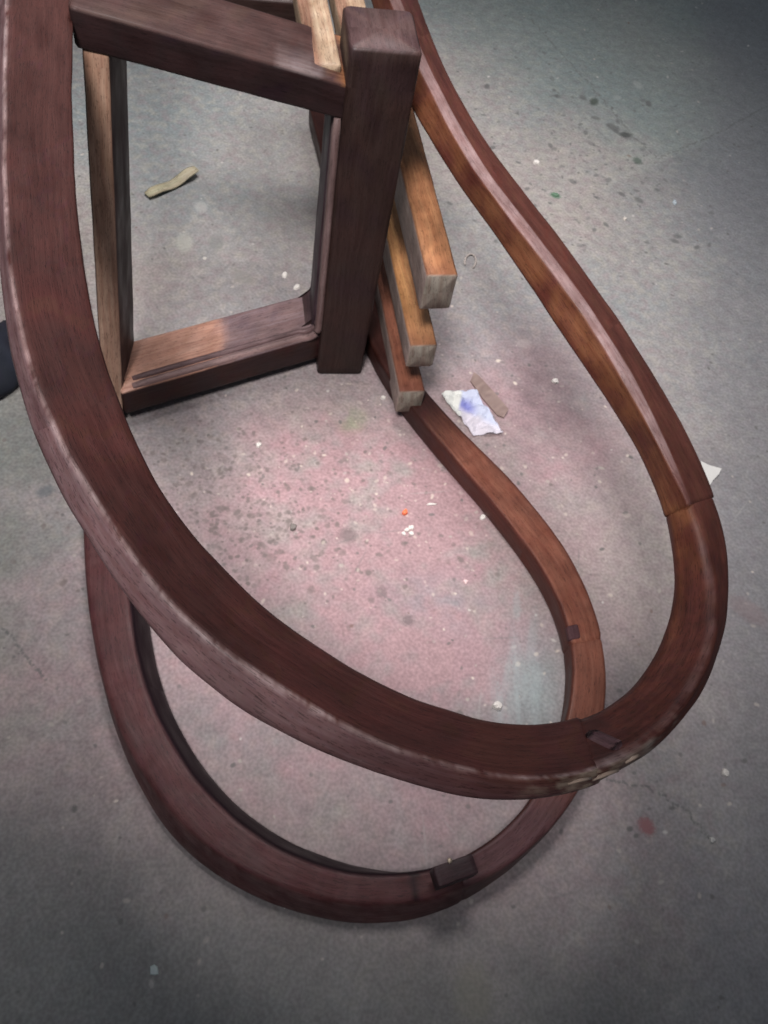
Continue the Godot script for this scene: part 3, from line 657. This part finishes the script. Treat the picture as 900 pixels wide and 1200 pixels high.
		# corners: bottom left, bottom right, top right, top left
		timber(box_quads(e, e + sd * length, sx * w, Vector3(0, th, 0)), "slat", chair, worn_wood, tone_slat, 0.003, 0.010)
	# two pale slats, and an added board for the dark gap behind top rail
	for k in 2:
		var e := Vector3(-0.152 - 0.043 * k, 0.426 + 0.008 * k, -0.900 + 0.012 * k)
		timber(box_quads(e - sd * 0.04, e + sd * 0.34, sx * 0.034, Vector3(0, 0.030, 0)), "slat", chair, worn_wood,
			func(face, s, t, p):
				var c := lerp_c(Color(0.30, 0.22, 0.14), Color(0.42, 0.34, 0.235), 0.5 + nz(Vector3(p.x * 4.0, 0, p.z * 0.5), 50.0))
				if face == 2 and s > 0.55: c = lerp_c(Color(0.17, 0.085, 0.055), c, 0.2)
				return c, 0.003, 0.010)
	var cb := Vector3(-0.36, 0.405, -0.965)
	timber(box_quads(cb, cb + Vector3(0.16, 0, -0.045), Vector3(-0.02, 0, -0.06), Vector3(0, 0.035, 0)), "gap_board", chair, wood, tone_post, 0.004, 0.012)
	origin = Vector3.ZERO

# ------------------------------------------------------------------ litter on the floor
func chip_mesh(r: float, h: float, stretch: float, seed_no: int, corners := 8) -> ArrayMesh:
	var g := RandomNumberGenerator.new(); g.seed = seed_no
	var low := []
	var top := []
	for i in corners:
		var a := TAU * i / corners + g.randf_range(-0.2, 0.2)
		var q := r * g.randf_range(0.65, 1.1)
		low.append(Vector3(cos(a) * q * stretch, 0.0, sin(a) * q))
		top.append(Vector3(cos(a) * q * stretch * 0.82, h * g.randf_range(0.6, 1.1), sin(a) * q * 0.82))
	var st := SurfaceTool.new(); st.begin(Mesh.PRIMITIVE_TRIANGLES); st.set_smooth_group(-1)
	var c := Vector3(0, h * 1.15, 0)
	for i in corners:
		var j := (i + 1) % corners
		for p in [low[i], top[i], low[j], low[j], top[i], top[j], top[i], c, top[j], low[i], low[j], Vector3.ZERO]:
			st.set_uv(Vector2(p.x, p.z)); st.add_vertex(p)
	st.generate_normals()
	return st.commit()

func chip(called: String, at: Vector2, r: float, h: float, stretch: float, turn: float, c: Color, label: String, category: String, group := "", rough := 0.7) -> MeshInstance3D:
	var o := MeshInstance3D.new()
	o.mesh = chip_mesh(r, h, stretch, int(absf(at.x) * 9000.0 + absf(at.y) * 700.0) + 3)
	var m := StandardMaterial3D.new(); m.albedo_color = c; m.roughness = rough
	o.material_override = m
	o.name = numbered(called)
	o.position = Vector3(at.x, 0.0003, at.y)
	o.rotation.y = turn
	add_child(o, true)
	tag(o, label, category, group)
	return o

func flat_piece(outline: Array, h: float, lift: Callable, m: Material, called: String, tone: Callable) -> MeshInstance3D:
	# a thin sheet over an outline: top grid follows lift(p)
	var st := SurfaceTool.new(); st.begin(Mesh.PRIMITIVE_TRIANGLES); st.set_smooth_group(-1)
	var poly := PackedVector2Array(outline)
	var tri := Geometry2D.triangulate_polygon(poly)
	for pass_no in 2:
		for i in range(0, tri.size(), 3):
			var ids := [tri[i], tri[i + 1], tri[i + 2]]
			var aa := poly[ids[0]]; var bb := poly[ids[1]]; var cc := poly[ids[2]]
			var cw := (bb - aa).cross(cc - aa) > 0.0
			if cw != (pass_no == 0): ids = [ids[0], ids[2], ids[1]]
			for q in ids:
				var p: Vector2 = poly[q]
				st.set_color(tone.call(p)); st.set_uv(p * 20.0)
				st.add_vertex(Vector3(p.x, lift.call(p) + (h if pass_no == 0 else 0.0), p.y))
	for i in poly.size():
		var a := poly[i]; var b := poly[(i + 1) % poly.size()]
		var la: float = lift.call(a); var lb: float = lift.call(b)
		for v in [Vector3(a.x, la, a.y), Vector3(a.x, la + h, a.y), Vector3(b.x, lb, b.y), Vector3(b.x, lb, b.y), Vector3(a.x, la + h, a.y), Vector3(b.x, lb + h, b.y)]:
			st.set_color(tone.call(Vector2(v.x, v.z))); st.set_uv(Vector2(v.x, v.z) * 20.0); st.add_vertex(v)
	st.generate_normals(); st.set_material(m)
	var o := MeshInstance3D.new(); o.mesh = st.commit(); o.name = numbered(called)
	add_child(o, true)
	return o

# the same over a fine grid of cells, for crumpled sheets
func sheet(outline: Array, cell: float, h: float, lift: Callable, m: Material, called: String, tone: Callable) -> MeshInstance3D:
	var poly := PackedVector2Array(outline)
	var box := Rect2(poly[0], Vector2.ZERO)
	for p in poly: box = box.expand(p)
	var st := SurfaceTool.new(); st.begin(Mesh.PRIMITIVE_TRIANGLES); st.set_smooth_group(-1)
	for i in int(box.size.x / cell) + 1:
		for j in int(box.size.y / cell) + 1:
			var o := box.position + Vector2(i, j) * cell
			for part in Geometry2D.intersect_polygons(poly, PackedVector2Array([o, o + Vector2(cell, 0), o + Vector2(cell, cell), o + Vector2(0, cell)])):
				var tri := Geometry2D.triangulate_polygon(part)
				for k in range(0, tri.size(), 3):
					var ids := [tri[k], tri[k + 1], tri[k + 2]]
					if (part[ids[1]] - part[ids[0]]).cross(part[ids[2]] - part[ids[0]]) < 0.0: ids = [ids[0], ids[2], ids[1]]
					for side in 2:
						for q in (ids if side == 0 else [ids[0], ids[2], ids[1]]):
							var p: Vector2 = part[q]
							st.set_color(tone.call(p)); st.set_uv(p * 20.0)
							st.add_vertex(Vector3(p.x, lift.call(p) + (h if side == 0 else 0.0), p.y))
	for i in poly.size():
		var a := poly[i]; var b := poly[(i + 1) % poly.size()]
		var la: float = lift.call(a); var lb: float = lift.call(b)
		for v in [Vector3(a.x, la, a.y), Vector3(a.x, la + h, a.y), Vector3(b.x, lb, b.y), Vector3(b.x, lb, b.y), Vector3(a.x, la + h, a.y), Vector3(b.x, lb + h, b.y)]:
			st.set_color(tone.call(Vector2(v.x, v.z))); st.set_uv(Vector2(v.x, v.z) * 20.0); st.add_vertex(v)
	st.generate_normals(); st.set_material(m)
	var o := MeshInstance3D.new(); o.mesh = st.commit(); o.name = numbered(called)
	add_child(o, true)
	return o

func build_litter() -> void:
	var W := Color(0.86, 0.85, 0.82)
	var G := "paint and plaster chips on the floor"
	chip("paint_chip", Vector2(-0.189, -0.696), 0.0048, 0.003, 1.0, 0.4, W, "small round white chip alone below the bottom rail of the frame", "chip", G)
	chip("pebble", Vector2(-0.111, -0.582), 0.0068, 0.004, 0.8, 0.2, Color(0.47, 0.45, 0.43), "dark grey oval pebble in the pitted patch inside the loops", "pebble")
	chip("orange_crumb", Vector2(0.027, -0.644), 0.0058, 0.004, 0.9, 0.1, Color(0.95, 0.50, 0.34), "bright orange crumb on the pink floor inside the upper loop", "crumb")
	var fl := Node3D.new(); fl.name = "flaked_chip"; fl.position = Vector3(0.037, 0, -0.618); add_child(fl)
	tag(fl, "crumbled white paint flake lying right beside the orange crumb", "chip", G)
	var fm := StandardMaterial3D.new(); fm.albedo_color = W; fm.roughness = 0.75
	for i in 6:
		var o := MeshInstance3D.new(); o.mesh = chip_mesh(0.0034, 0.002, 1.2, 40 + i, 6); o.material_override = fm; o.name = "flake"
		o.position = Vector3(rng.randf_range(-0.008, 0.008), 0.0003, rng.randf_range(-0.009, 0.009)); o.rotation.y = rng.randf() * TAU
		fl.add_child(o, true)
	chip("plaster_sliver", Vector2(0.060, -0.667), 0.0026, 0.002, 2.9, 0.25, W, "thin white sliver pointing at the lower loop, above the orange crumb", "chip", G)
	chip("plaster_chip", Vector2(0.185, -0.406), 0.0062, 0.006, 1.15, 0.3, W, "thick white plaster chip just inside the bottom of the upper loop", "chip", G)
	chip("paint_chip", Vector2(0.131, -0.665), 0.0046, 0.003, 1.0, 0.8, W, "white chip touching the inner edge of the lower loop's right arm", "chip", G)
	chip("paint_chip", Vector2(0.123, -0.562), 0.0040, 0.002, 1.0, 0.0, Color(0.88, 0.78, 0.77), "pinkish white chip in the middle of the pink floor stain", "chip", G)
	chip("paint_chip", Vector2(0.122, -1.451), 0.0075, 0.004, 0.8, 1.2, W, "upright white chip on bare grey floor above the upper loop's right arm", "chip", G)
	chip("paint_chip", Vector2(0.384, -1.431), 0.0090, 0.003, 0.5, 0.3, Color(0.63, 0.68, 0.70), "bluish white smeared chip below the straight floor crack at the far right", "chip", G)
	chip("paint_chip", Vector2(-0.238, -1.024), 0.0066, 0.003, 1.0, 0.3, W, "left one of two white chips in the frame's opening near its corner", "chip", G)
	chip("paint_chip", Vector2(-0.214, -1.005), 0.0062, 0.003, 1.1, 0.9, W, "right one of two white chips in the frame's opening near its corner", "chip", G)
	chip("paint_chip", Vector2(-0.366, -1.02), 0.0042, 0.001, 1.0, 0.5, Color(0.72, 0.71, 0.68), "faint pale speck low in the middle of the frame's opening", "chip", G)
	chip("paint_chip", Vector2(0.465, -0.391), 0.0052, 0.003, 1.0, 0.5, Color(0.78, 0.77, 0.74), "white chip on the floor right of the upper loop's bend", "chip", G)
	chip("paint_chip", Vector2(0.449, -0.309), 0.0044, 0.003, 1.0, 0.1, Color(0.72, 0.72, 0.70), "pale chip at the end of the hairline crack, bottom right", "chip", G)
	chip("paint_chip", Vector2(-0.116, -0.055), 0.0058, 0.002, 0.85, 1.2, Color(0.70, 0.75, 0.74), "large pale chip at the bottom left in front of both loops", "chip", G)
	chip("paint_chip", Vector2(-0.005, -0.140), 0.0038, 0.003, 1.0, 0.6, Color(0.80, 0.79, 0.77), "white chip touching the outside of the lower loop at its lowest point", "chip", G)
	chip("paint_chip", Vector2(-0.040, -0.828), 0.0046, 0.004, 1.0, 0.6, W, "bright white chip between the post foot and the lowest slat", "chip", G)
	chip("paint_chip", Vector2(0.207, -0.938), 0.0058, 0.003, 1.1, 0.2, W, "white chip right of the paper scrap, under the upper loop's arm", "chip", G)
	chip("paint_chip", Vector2(0.294, -1.353), 0.0044, 0.003, 1.0, 0.2, Color(0.80, 0.78, 0.74), "tiny white chip alone on grey floor right of the upper loop's arm", "chip", G)
	chip("green_crumb", Vector2(0.166, -1.373), 0.0058, 0.003, 1.3, 0.2, Color(0.34, 0.46, 0.37), "dull green crumb near the upright white chip", "crumb")
	# torn white paper right of the upper loop
	var pm := StandardMaterial3D.new(); pm.vertex_color_use_as_albedo = true; pm.roughness = 0.8; pm.cull_mode = BaseMaterial3D.CULL_DISABLED
	var tri := flat_piece([Vector2(0.434, -0.850), Vector2(0.447, -0.846), Vector2(0.463, -0.842), Vector2(0.460, -0.832), Vector2(0.452, -0.820), Vector2(0.446, -0.806), Vector2(0.437, -0.822)], 0.0008, func(p): return 0.001 + maxf(0.0, (p.x - 0.452)) * 0.35, pm, "paper_scrap", func(_p): return Color(0.56, 0.57, 0.54))
	tag(tri, "small triangular white paper scrap touching the right edge of the upper loop", "paper scrap")
	# folded paper scrap with a blue panel
	var scrap := sheet([Vector2(0.041, -0.853), Vector2(0.046, -0.862), Vector2(0.070, -0.873), Vector2(0.091, -0.878), Vector2(0.100, -0.864), Vector2(0.114, -0.850), Vector2(0.140, -0.813), Vector2(0.104, -0.800), Vector2(0.099, -0.797), Vector2(0.077, -0.821)], 0.004, 0.0006,
		func(p): return 0.0012 + absf(noise.get_noise_2d(p.x * 22.0, p.y * 22.0)) * 0.012 + maxf(0.0, 0.075 - p.x) * 0.10, pm, "printed_paper_scrap",
		func(p):
			var q := clampf((p.x - 0.100) * -0.05 + (p.x - p.y * 0.30 - 0.334) * 80.0, 0.0, 1.0)
			if p.x + (p.y + 0.85) * -0.12 < 0.0715: return Color(0.66, 0.69, 0.64)
			var blue := smoothstep(0.024, 0.006, (p - Vector2(0.078, -0.842)).length())
			var c := lerp_c(Color(0.50, 0.55, 0.68), Color(0.20, 0.22, 0.52), blue)
			return lerp_c(c, Color(0.64, 0.62, 0.68), smoothstep(-0.842, -0.828, p.y + (p.x - 0.09) * -0.3)))
	tag(scrap, "crumpled white and blue paper scrap beside the lowest slat", "paper scrap")
	var vw := sheet([Vector2(0.082, -0.912), Vector2(0.090, -0.907), Vector2(0.117, -0.882), Vector2(0.142, -0.857), Vector2(0.138, -0.843), Vector2(0.128, -0.845), Vector2(0.103, -0.869), Vector2(0.080, -0.897)], 0.006, 0.0018,
		func(p): return 0.001 + maxf(0.0, ((p.x - 0.080) * 0.69 - (p.y + 0.897) * 0.72)) * 0.35, pm, "veneer_strip", func(p): return lerp_c(Color(0.17, 0.12, 0.105), Color(0.26, 0.195, 0.17), 0.5 + nz(Vector3(p.x, 0, p.y), 90.0)))
	tag(vw, "narrow brown veneer strip lying behind the blue and white paper scrap", "wood strip")
	# yellow wood shaving in the opening
	var path := []
	for i in 9:
		var q := i / 8.0
		path.append(Vector3(-0.495 + 0.057 * q, 0.0045 + 0.007 * q * q + 0.003 * sin(q * 9.0), -1.124 - 0.082 * q))
	origin = Vector3.ZERO
	var sh := rod(path, 0.0105, numbered("wood_shaving"), self, worn_wood, func(_f, _s, t, p): return lerp_c(Color(0.50, 0.50, 0.33), Color(0.62, 0.62, 0.45), t + nz(p, 60.0)), 8, 0.16)
	tag(sh, "yellowish curled wood shaving on the floor seen through the frame's opening", "wood shaving")
	# white thread curl
	var th := []
	for i in 14:
		var a := i / 13.0 * 4.2 - 0.6
		th.append(Vector3(0.040 + cos(a) * 0.011 + i * 0.0004, 0.0018, -1.150 - sin(a) * 0.020))
	var thr := rod(th, 0.0018, numbered("thread"), self, worn_wood, func(_f, _s, _t, _p): return Color(0.66, 0.66, 0.60), 6, 0.8)
	tag(thr, "curled pale thread on the floor between the top slat and the right arm", "thread")
	# dark blue rag at the left edge
	var rings := []
	var cols := []
	for i in 15:
		var q := i / 14.0
		var c := Vector3(-0.585 + 0.02 * sin(q * 5.0), 0.0, -0.80 + 0.20 * q)
		var rr := 0.052 * pow(sin(PI * clampf(q, 0.02, 0.98)), 0.55)
		var ring := []
		var cc := []
		for j in 20:
			var a := TAU * j / 20.0
			var d := Vector3(cos(a), maxf(sin(a), 0.0) * 0.75, 0)
			var p := c + d * rr * (1.0 + 0.22 * nz(Vector3(c.x + d.x * 0.1, d.y * 0.2, c.z), 22.0)) + Vector3(0, 0.0006 + (0.0 if sin(a) > 0.0 else 0.0005), 0)
			ring.append(p); cc.append(lerp_c(Color(0.008, 0.010, 0.018), Color(0.018, 0.021, 0.034), 0.5 + nz(p, 50.0)))
		rings.append(ring); cols.append(cc)
	var cloth := StandardMaterial3D.new(); cloth.vertex_color_use_as_albedo = true; cloth.roughness = 0.95
	var rag := loft(rings, cols, cloth, "rag", self)
	tag(rag, "blackish navy rag bundled on the floor at the left edge", "rag")

# ------------------------------------------------------------------ scene
func _ready() -> void:
	rng.seed = 11
	noise.seed = 4; noise.frequency = 1.0; noise.fractal_octaves = 3
	# camera: handheld, one metre up, looking steeply down
	var cam := Camera3D.new()
	cam.name = "camera"
	cam.fov = 60.01
	cam.near = 0.02
	cam.far = 60.0
	cam.transform = Transform3D(Basis(Vector3(0.973, 0.124, -0.195), Vector3(-0.231, 0.523, -0.820), Vector3(0.0, 0.843, 0.538)).orthonormalized(), Vector3(0, 1.0, 0))
	var lens := CameraAttributesPhysical.new()     # a cheap phone lens, never quite sharp
	lens.frustum_focal_length = 20.78
	lens.frustum_focus_distance = 0.35
	lens.exposure_aperture = 30.0
	cam.attributes = lens
	add_child(cam)
	cam.current = true
	var we := WorldEnvironment.new(); we.name = "environment"
	var env := Environment.new()
	env.background_mode = Environment.BG_COLOR
	env.background_color = Color(0.42, 0.435, 0.475)
	env.background_energy_multiplier = 0.62
	env.tonemap_mode = Environment.TONE_MAPPER_LINEAR
	env.tonemap_exposure = 0.95
	env.sdfgi_enabled = true; env.ssao_enabled = true; env.ssil_enabled = true
	we.environment = env
	add_child(we)
	# two unseen spot lamps, added; cones shaped to let the corners fall dark
	for l in [[Vector3(-0.26, 1.85, -1.12), Vector3(-0.16, 0.0, -1.04), 3.9, 34.0, 0.30], [Vector3(-0.22, 2.0, 0.28), Vector3(-0.06, 0.0, -0.98), 5.3, 22.0, 0.20]]:
		var lamp := SpotLight3D.new(); lamp.name = "added_lamp_light"
		lamp.look_at_from_position(l[0], l[1], Vector3(0, 0, -1))
		lamp.light_color = Color(1.0, 0.965, 0.965)
		lamp.light_energy = l[2]
		lamp.light_size = l[4]
		lamp.spot_range = 12.0; lamp.spot_attenuation = 2.0
		lamp.spot_angle = l[3]; lamp.spot_angle_attenuation = 1.0
		lamp.shadow_enabled = true
		add_child(lamp, true)
	# far window light, plus an unseen fill light added behind the camera at left
	for w in [[Vector3(0.9, 2.3, -2.9), Vector2(1.5, 1.4), 0.8], [Vector3(-1.5, 1.9, 1.1), Vector2(1.4, 1.4), 0.25]]:
		var area_light := AreaLight3D.new(); area_light.name = "window_and_fill_light"
		area_light.area_size = w[1]
		area_light.look_at_from_position(w[0], Vector3(0.0, 0.2, -0.7), Vector3.UP)
		area_light.light_color = Color(0.92, 0.96, 1.0)
		area_light.light_energy = w[2]
		area_light.area_range = 12.0; area_light.area_attenuation = 2.0
		area_light.shadow_enabled = true
		add_child(area_light, true)

	# floor
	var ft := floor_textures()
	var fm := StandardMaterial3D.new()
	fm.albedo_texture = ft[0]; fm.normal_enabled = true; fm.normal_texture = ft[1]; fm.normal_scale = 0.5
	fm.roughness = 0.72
	var st := SurfaceTool.new(); st.begin(Mesh.PRIMITIVE_TRIANGLES)
	var g := 12
	for i in g + 1:
		for j in g + 1:
			var p := Vector3(FX - 10.0 * FW / 2.5 * 1.0 + (20.0 + FW) * i / g, 0, FZ - 10.0 + (20.0 + FW) * j / g)
			st.set_normal(Vector3.UP); st.set_uv(Vector2((p.x - FX) / FW, (p.z - FZ) / FW)); st.set_tangent(Plane(1, 0, 0, 1)); st.add_vertex(p)
	for i in g:
		for j in g:
			var a := i * (g + 1) + j
			for x in [a, a + g + 1, a + 1, a + 1, a + g + 1, a + g + 2]: st.add_index(x)
	st.set_material(fm)
	var fl := MeshInstance3D.new(); fl.mesh = st.commit(); fl.name = "floor"
	fl.set_meta("kind", "structure")
	fl.set_meta("label", "grey concrete workshop floor with pink stains, pits and paint specks")
	add_child(fl)

	# varnished and bare wood
	var gi := grain_images()
	wood = StandardMaterial3D.new()
	wood.vertex_color_use_as_albedo = true
	wood.albedo_texture = gi[0]; wood.roughness_texture = gi[1]; wood.roughness = 0.95
	wood.normal_enabled = true; wood.normal_texture = gi[2]; wood.normal_scale = 0.35
	wood.uv1_scale = Vector3(5.0, 2.2, 1)
	wood.clearcoat_enabled = true; wood.clearcoat = 0.07; wood.clearcoat_roughness = 0.35
	wood.metallic_specular = 0.32
	worn_wood = wood.duplicate()
	worn_wood.clearcoat_enabled = false
	worn_wood.roughness = 1.0
	worn_wood.normal_scale = 0.6
	build_chair()
	build_litter()
